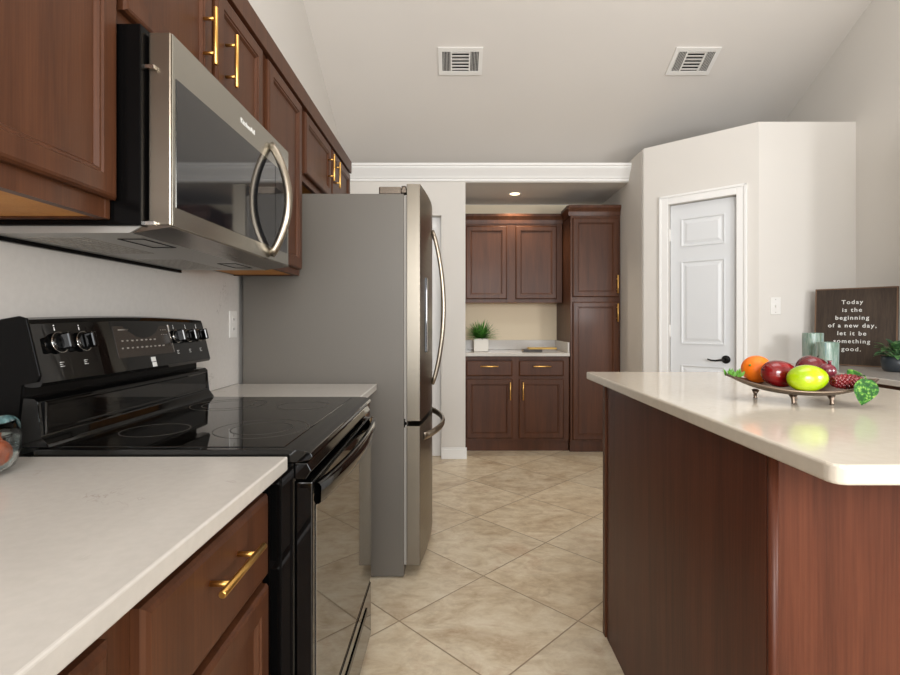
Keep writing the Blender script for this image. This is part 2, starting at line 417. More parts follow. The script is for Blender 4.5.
# --- left run. Face frames at X=-.715, door fronts at X=-.695
FX = -.715
def upper(fr, a, b, z0, z1, depth, doors, label, handles=None, under=True, rim=.004):
    c = fr.p((a+b)/2, z0, -depth/2); t_ = thing('upper_cabinet', c, label, 'cabinet')
    mb = MB().box(a, a+.016, -depth, -.02, z0, z1, fr=fr).box(b-.016, b, -depth, -.02, z0, z1, fr=fr)
    mb.box(a+.016, b-.016, -depth, -.02, z1-.016, z1, fr=fr).box(a+.016, b-.016, -depth, -depth+.008, z0+rim, z1-.016, fr=fr)
    obj('carcass', mb, CHERRY, t_)
    o = obj('bottom_board', MB().box(a+.016, b-.016, -depth+.008, -.02, z0+rim, z0+rim+.015, fr=fr), MAPLE, t_)
    o['label'] = 'light maple underside board'
    cols = [(a, doors[0][0]+.012)] + [(p[1]-.012, q[0]+.012) for p, q in zip(doors, doors[1:])] + [(doors[-1][1]-.012, b)]
    obj('face_frame', frame_mb(fr, a, b, z0, z1, cols, ((z0, z0+.05), (z1-.1, z1))), CHERRY, t_)
    for i, (d0, d1, e0, e1) in enumerate(doors):
        cab_door(t_, fr, d0, d1, e0, e1, 0.0005, handles[i] if handles else None)
    return t_
LF = LEFT(FX)
dep = FX-XL-.002
ZTOP = 2.283
upper(LF, .1, 1.050, 1.413, ZTOP, dep, [(.125, .565, 1.452, 2.19), (.59, 1.046, 1.452, 2.19)], 'dark cherry wall cabinet at far left of photo, beside microwave', [(.545, 1.56, .16, True), (.60+.012, 1.56, .16, True)] if False else None)
upper(LF, 1.052, 1.859, 1.83, ZTOP, dep, [(1.07, 1.455, 1.862, 2.19), (1.482, 1.842, 1.862, 2.19)], 'short cherry wall cabinet with two brass handles directly above microwave', [(1.40, 1.993, .16, True), (1.536, 1.993, .16, True)])
upper(LF, 1.861, 2.335, 1.413, ZTOP, dep, [(1.90, 2.315, 1.44, 2.19)], 'tall narrow cherry wall cabinet between microwave and fridge')
upper(LF, 2.337, 3.42, 1.865, ZTOP, dep, [(2.375, 2.86, 1.9, 2.19), (2.89, 3.385, 1.9, 2.19)], 'short cherry wall cabinet above the refrigerator', [(2.785, 2.05, .15, True), (2.925, 2.05, .15, True)])
tag(obj('cornice', MB().box(.1, 3.42, .001, .022, 2.205, 2.283, .002, fr=LF), CHERRY), 'flat cherry cornice board along top of left wall cabinets', 'cornice')

# --- left backsplash, outlet
tag(obj('backsplash', MB().box(XL+.001, XL+.012, -.3, 2.345, .9155, 1.411, .001), SPLASH), 'white veined quartz backsplash behind the black range', 'backsplash')
def plate(fr, u, z, kind, label, cat, name):
    t_ = thing(name, fr.p(u, z-.06, 0), label, cat)
    obj('cover_plate', MB().box(u-.036, u+.036, .0005, .006, z-.06, z+.06, .002, fr=fr), PLATE, t_)
    if kind == 'outlet':
        for dz in (-.022, .022):
            r = obj('receptacle', MB().box(u-.016, u+.016, .006, .008, z+dz-.014, z+dz+.014, .0008, 1, fr=fr), PLATE, t_)
            obj('slot', MB().box(u-.007, u-.005, .008, .0085, z+dz-.005, z+dz+.005, fr=fr).box(u+.005, u+.007, .008, .0085, z+dz-.005, z+dz+.005, fr=fr), DARK, r)
    else:
        obj('toggle', MB().box(u-.005, u+.005, .006, .016, z-.01, z+.008, .001, 1, fr=fr), PLATE, t_)
        for dz in (-.045, .045): obj('screw', MB().lathe(fr.p(u, z+dz, .006), [(.003, 0), (.002, .001)], 10, axis=fr.w), GREYP, t_)
    return t_
plate(LEFT(XL+.012), 2.285, 1.19, 'outlet', 'white wall outlet on backsplash beside the refrigerator', 'outlet', 'wall_outlet')
plate(BACK(3.53), 2.245, 1.312, 'switch', 'white light switch on wall right of pantry door', 'light switch', 'light_switch')

# --- left base units
BF = LEFT(-.405)
def base_unit(fr, a, b, depth, fronts, label, zt=.882, toe=.1, kick=.075):
    t_ = thing('base_cabinet', fr.p((a+b)/2, 0, -depth/2), label, 'cabinet')
    mb = MB().box(a, b, -depth, -.02, toe, zt-.002, fr=fr).box(a+.002, b-.002, -depth, -kick, 0, toe, fr=fr)
    obj('carcass', mb, CHERRY, t_)
    cols = [(a, fronts[0][0]+.012)] + [(p[1]-.012, q[0]+.012) for p, q in zip(fronts, fronts[1:])] + [(fronts[-1][1]-.012, b)]
    obj('face_frame', frame_mb(fr, a, b, toe, zt-.002, cols, ((toe, toe+.03), (.66, .70), (zt-.03, zt-.002)), -.0195), CHERRY, t_)
    return t_
t_ = base_unit(BF, -.45, 1.068, .59, [(-.34, .57), (.63, 1.055)], 'cherry base cabinet under the near left counter, brass handled drawer')
cab_drawer(t_, BF, .63, 1.055, .672, .842, .0005, (.848, .787, .17, False))
cab_door(t_, BF, .63, 1.055, .12, .654, .0005, (.67, .55, .16, True))
cab_drawer(t_, BF, -.34, .57, .672, .842, .0005, (.115, .787, .17, False))
cab_door(t_, BF, -.34, .1, .12, .654, .0005); cab_door(t_, BF, .13, .57, .12, .654, .0005)
t_ = base_unit(BF, 1.847, 2.335, .59, [(1.87, 2.315)], 'cherry base cabinet hidden between black range and refrigerator')
cab_drawer(t_, BF, 1.87, 2.315, .672, .842, .0005, (2.09, .787, .17, False)); cab_door(t_, BF, 1.87, 2.315, .12, .654, .0005)
def slab(name, pts, z0, z1, m, label, bev=.004):
    return tag(obj(name, MB().poly([(x, y, z0) for x, y in pts], (0, 0, z1-z0), bev, 3), m), label, 'countertop')
slab('countertop', [(XL+.002, -.45), (-.353, -.45), (-.353, 1.074), (XL+.002, 1.073)], .884, .9145, QUARTZ, 'large white quartz countertop in the left foreground')
slab('countertop', [(XL+.002, 1.85), (-.357, 1.85), (-.357, 2.335), (XL+.002, 2.335)], .884, .9145, QUARTZ, 'short white quartz countertop between black range and refrigerator')

# --- island
ix0, ix1, iy0, iy1 = .58, 1.28, .925, 1.95
isl = thing('kitchen_island', ((ix0+ix1)/2, (iy0+iy1)/2, 0), 'reddish brown wooden kitchen island base in right foreground', 'island')
obj('side_panel', MB().box(ix0, ix0+.02, iy0+.012, iy1-.03, 0, .9635), ISLAND, isl)
obj('front_panel', MB().box(ix0+.012, ix1, iy0, iy0+.018, 0, .9635), ISLAND, isl)
obj('carcass', MB().box(ix0+.02, ix1, iy0+.018, iy1-.03, 0, .962), CHERRY, isl)
obj('corner_trim', MB().tube([(ix0+.008, iy0+.006, 0), (ix0+.008, iy0+.006, .9635)], .009, 16).box(ix0-.001, ix0+.006, iy0+.012, iy0+.035, 0, .9635, .001, 1), ISLAND, isl)
obj('end_stile', MB().box(ix0-.006, ix0+.03, iy1-.03, iy1, 0, .9635, .002), CHERRY, isl)
slab('island_countertop', [(.545, .742), (.5475, .732), (.5535, .7255), (.563, .722), (1.34, .722), (1.34, 2.08), (.545, 2.08)], .965, .995, QUARTZ_I, 'cream quartz island countertop holding the fruit tray', .005)

# --- right perimeter run
RF = RIGHT(2.20)
t_ = base_unit(RF, .6, 3.495, .6, [(.63, 1.2), (1.23, 1.8), (1.83, 2.4), (2.43, 3.0), (3.03, 3.47)], 'cherry base cabinets along right wall behind the island')
for a, b in [(.63, 1.2), (1.23, 1.8), (1.83, 2.4), (2.43, 3.0), (3.03, 3.47)]:
    cab_drawer(t_, RF, a, b, .672, .842, .0005, ((a+b)/2, .76, .16, False)); cab_door(t_, RF, a, b, .12, .654, .0005)
slab('countertop', [(2.16, .6), (XR-.002, .6), (XR-.002, 3.527), (2.16, 3.527)], .884, .9145, QUARTZ, 'white quartz countertop along right wall under the sign')
RU = RIGHT(2.47)
upper(RU, .9, 2.62, 1.37, ZTOP, .335, [(.93, 1.47, 1.41, 2.19), (1.5, 2.03, 1.41, 2.19), (2.06, 2.59, 1.41, 2.19)], 'cherry wall cabinet on the right wall outside the view')

# --- niche cabinets
NB = BACK(4.68)
t_ = base_unit(NB, .102, 1.068, YN-4.69, [(.113, .54), (.6, 1.015)], 'cherry base cabinet with two drawers in far niche', kick=.03)
cab_drawer(t_, NB, .113, .54, .70, .842, .0005, (.325, .792, .165, False)); cab_door(t_, NB, .113, .54, .125, .672, .0005, (.517, .565, .165, True))
cab_drawer(t_, NB, .6, 1.015, .70, .842, .0005, (.81, .792, .165, False)); cab_door(t_, NB, .6, 1.015, .125, .672, .0005, (.635, .565, .165, True))
slab('countertop', [(.102, 4.64), (1.066, 4.64), (1.066, YN-.002), (.102, YN-.002)], .884, .9145, QUARTZ, 'small white quartz countertop in far niche')
mb = MB().box(.102, 1.066, YN-.02, YN-.001, .9155, 1.012, .002).box(1.048, 1.066, 4.66, YN-.021, .9155, 1.012, .002)
tag(obj('backsplash', mb, QUARTZ), 'low quartz backsplash around far niche counter', 'backsplash')
NU = BACK(4.96)
t_ = upper(NU, .102, 1.062, 1.39, 2.245, YN-4.962, [(.117, .518, 1.425, 2.14), (.604, 1.007, 1.425, 2.14)], 'cherry wall cabinet with two doors in far niche')
NT_ = BACK(4.64)
t_ = thing('pantry_cabinet', (1.298, 4.95, 0), 'tall cherry pantry cabinet at right end of far niche', 'cabinet')
obj('carcass', MB().box(1.07, 1.526, -.628, -.02, .1, 2.255, fr=NT_).box(1.072, 1.524, -.628, -.03, 0, .1, fr=NT_), CHERRY, t_)
obj('face_frame', frame_mb(NT_, 1.07, 1.526, .1, 2.255, [(1.07, 1.105), (1.485, 1.526)], ((.1, .13), (1.37, 1.45), (2.14, 2.255)), -.0195), CHERRY, t_)
cab_door(t_, NT_, 1.088, 1.508, 1.43, 2.155, .0005, (1.49, 1.545, .165, True))
cab_door(t_, NT_, 1.088, 1.508, .12, 1.385, .0005, (1.49, 1.285, .165, True))
crown_w = [(0, 2.165), (.006, 2.165), (.012, 2.2), (.03, 2.235), (.03, 2.258), (0, 2.258)]
mb = MB().poly([(.102, 4.96-d-.001, z) for d, z in crown_w], (.966, 0, 0))
tag(obj('cornice', mb, CHERRY), 'cherry cornice over the two door niche wall cabinet', 'cornice')
mb = MB().poly([(1.05, 4.64-d-.001, z+.012) for d, z in crown_w], (.476, 0, 0))
mb.poly([(1.069-d, 4.638, z+.012) for d, z in crown_w], (0, .27, 0))
tag(obj('cornice', mb, CHERRY), 'cherry cornice over the tall pantry cabinet', 'cornice')
# recessed downlight in the niche ceiling
t_ = thing('recessed_light', (.58, 4.82, 2.425), 'round recessed downlight in the niche ceiling', 'ceiling light')
obj('trim_ring', MB().lathe((.58, 4.82, 2.4245), [(.05, 0), (.05, -.004), (.066, -.002), (.066, 0)], 32, close=True), TRIM, t_)
obj('bulb', MB().lathe((.58, 4.82, 2.4240), [(.045, 0), (.04, -.003), (.02, -.004)], 24), mat('lamp_glow', (255, 226, 180), emit=6), t_)
d = bpy.data.lights.new('downlight', 'SPOT'); d.energy = 30; d.spot_size = 2.2; d.spot_blend = .6; d.color = (1, .86, .66); d.shadow_soft_size = .04
o = bpy.data.objects.new('downlight', d); C.objects.link(o); o.location = (.58, 4.82, 2.41)

# ------------------------------------------------------------------ microwave
mw = thing('microwave', (-.82, 1.45, 1.385), 'stainless over the range microwave with curved bar handle', 'microwave')
obj('body', MB().box(XL+.014, -.655, 1.056, 1.838, 1.402, 1.825, .002, 1), BLACKM, mw)
# underside tray with slanted front
mb = MB().poly([(XL+.014, 1.065, 1.388), (-.685, 1.065, 1.388), (-.66, 1.065, 1.402), (XL+.014, 1.065, 1.402)], (0, .77, 0))
ub = obj('underside', mb, GRILLE, mw); ub['label'] = 'grey metal underside'
mb = MB().box(XL+.014, XL+.026, 1.066, 1.834, 1.378, 1.388)
obj('rear_lip', mb, BLACKM, mw)
for y0, y1 in ((1.12, 1.38), (1.52, 1.78)):
    mb = MB()
    for k in range(7): mb.box(-.95+k*.02, -.94+k*.02, y0, y1, 1.3872, 1.388)
    for k in range(9): mb.box(-.95, -.82, y0+(y1-y0)*k/8-.0012, y0+(y1-y0)*k/8+.0012, 1.3868, 1.388)
    obj('vent_filter', mb, GREYP, ub)
for y0 in (1.14, 1.62):
    mb = MB()
    for bx in ((-.76, -.70, y0, y0+.004), (-.76, -.70, y0+.13, y0+.134), (-.76, -.756, y0, y0+.134), (-.704, -.70, y0, y0+.134)): mb.box(*bx, 1.3865, 1.388)
    obj('light_cover', mb, DARK, ub)
mb = MB().poly([(-.682, 1.07, 1.3885), (-.600, 1.07, 1.401), (-.602, 1.07, 1.405), (-.655, 1.07, 1.405)], (0, .765, 0))
obj('bottom_bevel', mb, STEELD, mw)
dr = obj('door', MB().box(-.651, -.603, 1.075, 1.832, 1.405, 1.817, .003, 2), STEELV, mw); dr['label'] = 'stainless door frame'
MWF = LEFT(-.603)
obj('front_face', MB().box(1.077, 1.830, 0, .003, 1.405, 1.815, .0012, 1, fr=MWF), STEEL, dr)
obj('window', MB().box(1.09, 1.69, .003, .0045, 1.447, 1.724, fr=MWF), MWG, dr)['label'] = 'dark glass door window'
obj('control_strip', MB().box(1.694, 1.812, .003, .0045, 1.447, 1.724, fr=MWF), MWG, dr)
pts = []
for k in range(21):
    s = k/20; pts.append(MWF.p(1.65, 1.418+.362*s, .004+.058*math.sin(math.pi*s)**.8))
obj('handle', MB().tube(pts, .013, 16), STEELV, dr)['label'] = 'curved stainless bar handle'
text_mesh('logo', 'KitchenAid', .021, MWF, 1.47, 1.768, .0035, WPRINT, dr, 1.05)
for z in (1.404, 1.735): obj('hinge', MB().box(-.664, -.632, 1.064, 1.0745, z, z+.009, .001, 1), CHROME, mw)

# ------------------------------------------------------------------ range
rg = thing('electric_range', (-.66, 1.46, 0), 'black glass top electric range with raised back panel', 'range')
obj('body', MB().box(-.985, -.342, 1.086, 1.838, .02, .898, .003, 1).box(-.345, -.335, 1.088, 1.836, .02, .06), BLACK, rg)
obj('side_trim', MB().box(-.375, -.371, 1.0835, 1.086, .05, .88).box(-.352, -.348, 1.0835, 1.086, .05, .86), BLACKM, rg)
# cooktop frame with rounded front
pr = [(-.90, .899), (-.330, .899), (-.312, .903), (-.302, .911), (-.306, .920), (-.320, .925), (-.348, .927), (-.90, .927)]
ck = obj('cooktop', MB().poly([(x, 1.08, z) for x, z in pr], (0, .764, 0), .002, 2), BLACK, rg)
obj('glass_surface', MB().box(-.878, -.37, 1.10, 1.824, .9268, .9285, .0005, 1), GLASSB, rg)
def ring(cx, cy, r, w=.0016):
    return MB().lathe((cx, cy, .9285), [(r-w, 0), (r-w, .0003), (r+w, .0003), (r+w, 0)], 48, close=True)
for cx, cy, rs in ((-.49, 1.29, (.115, .075)), (-.75, 1.27, (.078,)), (-.49, 1.64, (.08,)), (-.74, 1.66, (.115, .08))):
    mb = MB()
    for r in rs: mb._merge(ring(cx, cy, r).bm)
    obj('burner_ring', mb, RING, rg)
obj('front_band', MB().poly([(-.342, 1.084, .862), (-.318, 1.084, .862), (-.306, 1.084, .88), (-.315, 1.084, .897), (-.342, 1.084, .897)], (0, .756, 0), .002, 2), BLACK, rg)
od = obj('oven_door', MB().box(-.34, -.304, 1.085, 1.838, .272, .856, .003, 2), BLACK, rg)
obj('oven_window', MB().box(-.304, -.3015, 1.108, 1.834, .276, .80, .0008, 1), OVENG, od)['label'] = 'mirror-like dark glass'
pts = [(-.292+.026*math.sin(math.pi*k/20)**.7, 1.086+.75*k/20, .838) for k in range(21)]
mb = MB(); G = []
for (x, y, z) in pts:
    G.append([V((x-.006, y, z-.030)), V((x+.002, y, z-.029)), V((x+.006, y, z-.024)), V((x+.007, y, z+.008)), V((x+.002, y, z+.016)), V((x-.008, y, z+.018)), V((x-.010, y, z-.022)), V((x-.006, y, z-.030))])
mb.surf(G); bmesh.ops.holes_fill(mb.bm, edges=[e for e in mb.bm.edges if e.is_boundary], sides=8)
bmesh.ops.recalc_face_normals(mb.bm, faces=list(mb.bm.faces))
obj('handle', mb, BLACK, od)
dwr = obj('storage_drawer', MB().box(-.34, -.304, 1.085, 1.838, .062, .262, .004, 2), BLACK, rg)
obj('drawer_face', MB().box(-.304, -.3015, 1.108, 1.834, .07, .256, .0008, 1), OVENG, dwr)
obj('finger_grip', MB().box(-.3015, -.298, 1.2, 1.74, .195, .218, .002, 1), BLACKM, dwr)
# back panel
def bowed(prof, y0, y1, n=24, bow=.008, zt=1.15):
    G = []
    for i in range(n+1):
        s = i/n; y = y0+(y1-y0)*s; G.append([V((x+.006*math.sin(math.pi*s), y, z+(bow*math.sin(math.pi*s) if z > zt else 0))) for x, z in prof+[prof[0]]])
    mb = MB().surf(G, False); bmesh.ops.remove_doubles(mb.bm, verts=list(mb.bm.verts), dist=1e-6)
    bmesh.ops.holes_fill(mb.bm, edges=[e for e in mb.bm.edges if e.is_boundary], sides=40)
    bmesh.ops.recalc_face_normals(mb.bm, faces=list(mb.bm.faces)); return mb
bg = obj('back_panel', bowed([(-.992, 1.07), (-.992, 1.19), (-.975, 1.204), (-.94, 1.209), (-.922, 1.205), (-.917, 1.195), (-.887, 1.068), (-.891, 1.060), (-.91, 1.058)], 1.088, 1.838), BLACK, rg)
obj('end_cap', MB().poly([(-.992, 1.084, .93), (-.992, 1.084, 1.182), (-.975, 1.084, 1.206), (-.935, 1.084, 1.213), (-.918, 1.084, 1.208), (-.888, 1.084, 1.084), (-.895, 1.084, 1.07), (-.93, 1.084, 1.066), (-.94, 1.084, .93)], (0, .006, 0), .002), BLACKM, rg)
obj('recess', MB().box(-.992, -.935, 1.09, 1.834, 1.0, 1.069), BLACKM, rg)
rs = obj('riser', MB().poly([(-.992, 1.088, .928), (-.992, 1.088, 1.03), (-.93, 1.088, 1.036), (-.905, 1.088, 1.034), (-.896, 1.088, 1.026), (-.892, 1.088, .952), (-.876, 1.088, .936), (-.872, 1.088, .928)], (0, .75, 0), .002, 2), BLACK, rg)
obj('inset_panel', MB().rings(F((-.897, 0, 0), (0, 1, 0), (1, 0, .05)), 1.10, 1.825, .955, 1.026, [(0, 0), (0, .006), (.003, .008), (.006, .008), (.010, .005), (.014, .005)]), BLACK, rs)
fn_ = V((.973, 0, .23)).normalized()
def onface(y, z, w=0):
    s = (z-1.068)/(1.195-1.068); q = (y-1.088)/.75
    return V((-.887-.030*s+.006*math.sin(math.pi*q), y, z))+fn_*w
for i, y in enumerate((1.152, 1.225, 1.632, 1.708, 1.782)):
    r = .024 if i < 2 else .021
    c = onface(y, 1.152)
    k = obj('knob', MB().lathe(c, [(r, 0), (r, .006), (r*.93, .01), (r*.8, .013)], 28, axis=fn_), BLACK, bg)
    obj('knob_ring', MB().lathe(c, [(r*.93, .0065), (r*1.02, .0065), (r*1.02, .0085), (r*.93, .0085)], 28, axis=fn_, close=True), CHROME, k)
    q = V((0, 0, 1)).rotation_difference(fn_)
    mb = MB().box(-.019, .019, -.007, .007, .012, .036, .004, 2)
    for v in mb.bm.verts:
        p = v.co.copy(); v.co = c+V((0, 1, 0))*p.y+fn_*p.z+fn_.cross(V((0, 1, 0)))*p.x
    obj('grip', mb, BLACK, k)
    mb = MB().box(-.0008, .0008, -.001, .001, 0, 0.001)
    mb = MB(); a = onface(y, 1.152+r+.004, .0006)
    up = fn_.cross(V((0, 1, 0))); up = up if up.z > 0 else -up
    mb.tube([a, a+up*.008], .0012, 6); mb.ball(a+up*.012, .0016, .0016, .0016, seg=8)
    for j in range(3): mb.tube([onface(y-.006, 1.108-j*.0045, .0006), onface(y+.006-.004*(j % 2), 1.108-j*.0045, .0006)], .0008, 5)
    obj('marking', mb, WPRINT, bg)
def facebox(y0, y1, z0, z1, w0, w1):
    mb = MB(); G = [onface(y0, z0, w1), onface(y1, z0, w1), onface(y1, z1, w1), onface(y0, z1, w1)]
    return mb.poly(G, -fn_*(w1-w0))
dp = obj('display_panel', facebox(1.34, 1.60, 1.103, 1.188, -.006, .002), DISP, bg)
mb = MB()
for rz, n, y0 in ((1.148, 8, 1.365), (1.128, 10, 1.36)):
    for k in range(n):
        y = y0+k*.021; wd = .004+.004*random.random()
        mb.tube([onface(y, rz, .0024), onface(y+wd, rz, .0024)], .0022, 5)
for k in range(3):
    for j in range(2): mb.tube([onface(1.555+k*.012, 1.175-j*.014, .0024), onface(1.558+k*.012, 1.175-j*.014, .0024)], .001, 5)
mb.tube([onface(1.36, 1.178, .0024), onface(1.40, 1.178, .0024)], .0014, 5)
obj('marking', mb, GREYP, dp)
obj('badge', facebox(1.478, 1.498, 1.084, 1.097, 0, .002)._merge(facebox(1.48, 1.498, 1.069, 1.082, 0, .002).bm), WPRINT, bg)['label'] = 'small white badge'
obj('panel_edge', facebox(1.602, 1.606, 1.105, 1.19, -.002, .003), CHROME, bg)

# ------------------------------------------------------------------ refrigerator
fy0, fy1 = 2.365, 3.275; ZF = 1.802
fr_ = thing('refrigerator', (-.6, 2.83, 0), 'grey-sided stainless french door refrigerator past the range', 'refrigerator')
obj('cabinet_body', MB().box(-.992, -.234, fy0, fy1, .006, ZF, .006, 3), FSIDE, fr_)['label'] = 'matte grey cabinet sides'
obj('gasket', MB().box(-.234, -.222, fy0+.008, fy1-.008, .06, ZF-.01), GREYP, fr_)
def bowx(y): s = (y-fy0)/(fy1-fy0); return -.159+.036*math.sin(math.pi*s)
def dshell(y0, y1, z0, z1, n=14):
    b = MB(); G = []
    for i in range(n+1):
        y = y0+(y1-y0)*i/n
        G.append((y, bowx(y)))
    poly = [(-.222, y0, z0)] + [(x, y, z0) for y, x in G] + [(-.222, y1, z0)]
    return b.poly(poly, (0, 0, z1-z0), .0022, 2)
mid = (fy0+fy1)/2
dL = obj('door', dshell(fy0, mid-.002, .735, ZF+.045), FDOOR, fr_)
dR = obj('door', dshell(mid+.002, fy1, .735, ZF+.045), FDOOR, fr_)
fz = obj('freezer_drawer', dshell(fy0, fy1, .06, .712), FDOOR, fr_)
for dd, y in ((dL, mid-.055), (dR, mid+.055)):
    pts = [(bowx(y)+.004+.062*math.sin(math.pi*k/24)**.75, y, .86+.84*k/24) for k in range(25)]
    obj('handle', MB().tube(pts, .0115, 14), STEELV, dd)
pts = [(bowx(2.45+.77*k/24)-.0+.062*math.sin(math.pi*k/24)**.75, 2.45+.77*k/24, .645) for k in range(25)]
obj('handle', MB().tube(pts, .0185, 14, flat=(.55, 1)), STEELV, fz)
mb = MB().box(-.355, -.25, fy0+.02, fy0+.12, ZF+.001, ZF+.038, .005).tube([(-.238, fy0+.035, ZF+.002), (-.238, fy0+.035, ZF+.042)], .012, 12).box(-.25, -.223, fy0+.02, fy0+.06, ZF+.008, ZF+.03, .003)
obj('hinge_cover', mb, STEELD, fr_)
obj('hinge', MB().box(-.25, -.2225, fy0+.004, fy0+.05, .716, .731, .002).tube([(-.234, fy0+.01, .705), (-.234, fy0+.01, .745)], .006, 8), BLACKM, fr_)
obj('water_dispenser', MB().box(-.145, -.1335, 2.50, 2.66, 1.05, 1.42, .003), BLACK, dL)
for x, y in ((-.275, fy0+.05), (-.275, fy1-.05), (-.93, fy0+.05), (-.93, fy1-.05)): obj('foot', MB().tube([(x, y, 0), (x, y, .008)], .02, 12), BLACKM, fr_)

# ------------------------------------------------------------------ ceiling vents
def vent(cx, cy, label, flip):
    n = V((0, -.5, -1)).normalized(); up = V((0, -1, .5)).normalized(); o0 = V((cx, cy, cz(cy)))
    P_ = lambda u, v, w: o0+V((1, 0, 0))*u+up*v+n*w
    def bx(mb, a, b, c, d, w0, w1):
        return mb.poly([P_(a, c, w0), P_(b, c, w0), P_(b, d, w0), P_(a, d, w0)], n*(w1-w0))
    t_ = thing('ceiling_vent', o0, label, 'vent', 'ceiling vents')
    obj('backing', bx(MB(), -.135, .135, -.082, .082, .001, .003), DARK, t_)
    mb = MB()
    for q in ((-.165, .165, .082, .112), (-.165, .165, -.112, -.082), (-.165, -.135, -.082, .082), (.135, .165, -.082, .082), (-.075, -.063, -.082, .082), (.063, .075, -.082, .082)): bx(mb, *q, .001, .012)
    obj('frame', mb, PLATE, t_)
    mb = MB()
    for k in range(6):
        v = -.075+k*.027
        mb.poly([P_(-.063, v, .003), P_(-.063, v+.016, .010), P_(-.063, v+.018, .008), P_(-.063, v+.002, .002)], (.126, 0, 0))
    for a, b in ((-.135, -.075), (.075, .135)):
        for k in range(5):
            u = a+.006+k*.011; bx(mb, u, u+.003, -.082, .082, .003, .009)
    obj('louver', mb, PLATE, t_)
vent(.048, 3.79, 'left white ceiling vent, square on to the view', 0)
vent(1.79, 3.79, 'right white ceiling vent, above the pantry corner', 1)

# ------------------------------------------------------------------ niche counter objects
def blades(c, n, L0, L1, w, spread, seed, droop=.25, seg=5):
    random.seed(seed); mb = MB()
    for i in range(n):
        a = random.uniform(0, 2*math.pi); el = random.uniform(.15, 1)**.8*spread; Ln = random.uniform(L0, L1)
        d = V((math.cos(a)*math.sin(el), math.sin(a)*math.sin(el), math.cos(el))); sd = V((-math.sin(a), math.cos(a), 0)); nn = d.cross(sd)
        G = []
        if c[0]+d.x*Ln < .125 and c[0] < .5: d.x = (.125-c[0])/Ln; sd = V((0, 1, 0)) if abs(d.y) < .3 else sd
        for k in range(seg+1):
            s = k/seg; p = V(c)+V((math.cos(a), math.sin(a), 0))*.015+d*Ln*s+V((0, 0, -1))*droop*Ln*s*s*math.sin(el)
            ww = w*(1-s)**.7*(.6+s)*.8+.0004
            G.append([p-sd*ww, p+nn*ww*.3, p+sd*ww])
        mb.surf(G)
    return mb
GREEN = mat('grass_green', (60, 118, 42), .5); tt = NT(GREEN)
tt.l(tt.ramp(tt.noise(tt.coords((1, 1, 1)), 40, 2), [(.35, rgb(38, 84, 26)), (.65, rgb(96, 160, 64))]), tt.b.inputs['Base Color'])
POTW = paint('white_ceramic', (226, 220, 210), .35, .02)
pc = V((.262, 4.93, .9155))
t_ = thing('potted_plant', pc, 'spiky green plant in white square pot on niche counter', 'plant')
mb = MB().poly([(pc.x-.07, pc.y-.07, pc.z), (pc.x+.07, pc.y-.07, pc.z), (pc.x+.07, pc.y+.07, pc.z), (pc.x-.07, pc.y+.07, pc.z)], (0, 0, .125), .004)
obj('pot', mb, POTW, t_)
obj('soil', MB().box(pc.x-.06, pc.x+.06, pc.y-.06, pc.y+.06, pc.z+.125, pc.z+.129), DARK, t_)
obj('foliage', blades(pc+V((0, 0, .125)), 260, .15, .225, .007, 1.4, 3), GREEN, t_)
YEL = mat('gold_cover', (196, 156, 60), .4); BOOKB = mat('black_cover', (34, 28, 26), .5); PAPER = mat('paper_pages', (226, 212, 190), .7); CRM = mat('cream_cover', (222, 200, 172), .5)
def book(x0, x1, y0, y1, z0, z1, m, label, rot=0):
    t_ = thing('book', ((x0+x1)/2, (y0+y1)/2, z0), label, 'book', 'books on the niche counter')
    obj('cover', MB().box(x0, x1, y0, y1, z0, z0+.002).box(x0, x1, y0, y1, z1-.002, z1).box(x0, x1, y0, y0+.003, z0+.002, z1-.002), m, t_)
    obj('pages', MB().box(x0+.003, x1-.003, y0+.003, y1, z0+.002, z1-.002), PAPER, t_)
    t_.rotation_euler = (0, 0, rot)
book(.66, .84, 4.80, 4.92, .9155, .937, BOOKB, 'black book at bottom of the niche counter stack')
book(.715, .985, 4.84, 4.965, .938, .953, YEL, 'gold covered book lying on top of black book')

# ------------------------------------------------------------------ sign, canisters and plant on the right counter
zc = .9155
pl, pr_ = V((2.425, 3.405, zc)), V((2.695, 3.07, zc))
su = (pr_-pl).normalized(); sn = V((su.y, -su.x, 0)); sn = -sn if sn.y > 0 else sn
Wd = (pr_-pl).length; Hh = .505; lean = .075; up = (V((0, 0, 1))*math.cos(lean)-sn*math.sin(lean)); nrm = sn*math.cos(lean)+V((0, 0, 1))*math.sin(lean)
SB = wood('weathered_dark_board', (92, 78, 66), (70, 58, 49), (40, 32, 27), .6, 0, 9)
t_ = thing('wooden_sign', (pl+pr_)/2, 'dark wooden sign with white quote leaning in right counter corner', 'sign')
o0 = pl+V((0, 0, .002))
SPt = lambda u, v, w: o0+su*u+up*v+nrm*w
def sbox(mb, a, b, c, d, w0, w1): return mb.poly([SPt(a, c, w0), SPt(b, c, w0), SPt(b, d, w0), SPt(a, d, w0)], nrm*(w1-w0), .001, 1)
obj('board', sbox(MB(), 0, Wd, 0, Hh, -.02, 0), SB, t_)
mb = MB()
for a, b, c, d in ((0, Wd, 0, .008), (0, Wd, Hh-.008, Hh), (0, .008, .008, Hh-.008), (Wd-.008, Wd, .008, Hh-.008)): sbox(mb, a, b, c, d, 0, .002)
obj('border', mb, mat('raw_board_edge', (110, 84, 64), .7), t_)
for i, line in enumerate(['Today', 'is the', 'beginning', 'of a new day,', 'let it be', 'something', 'good.']):
    vv_ = Hh*(.815-.1005*i)
    text_mesh('lettering', line, .037, None, 0, 0, 0, WPRINT, t_, 1.25, bold=.0004, tilt=lambda p, vv_=vv_: SPt(Wd*.47+p.x, vv_+p.y, .0015+p.z))
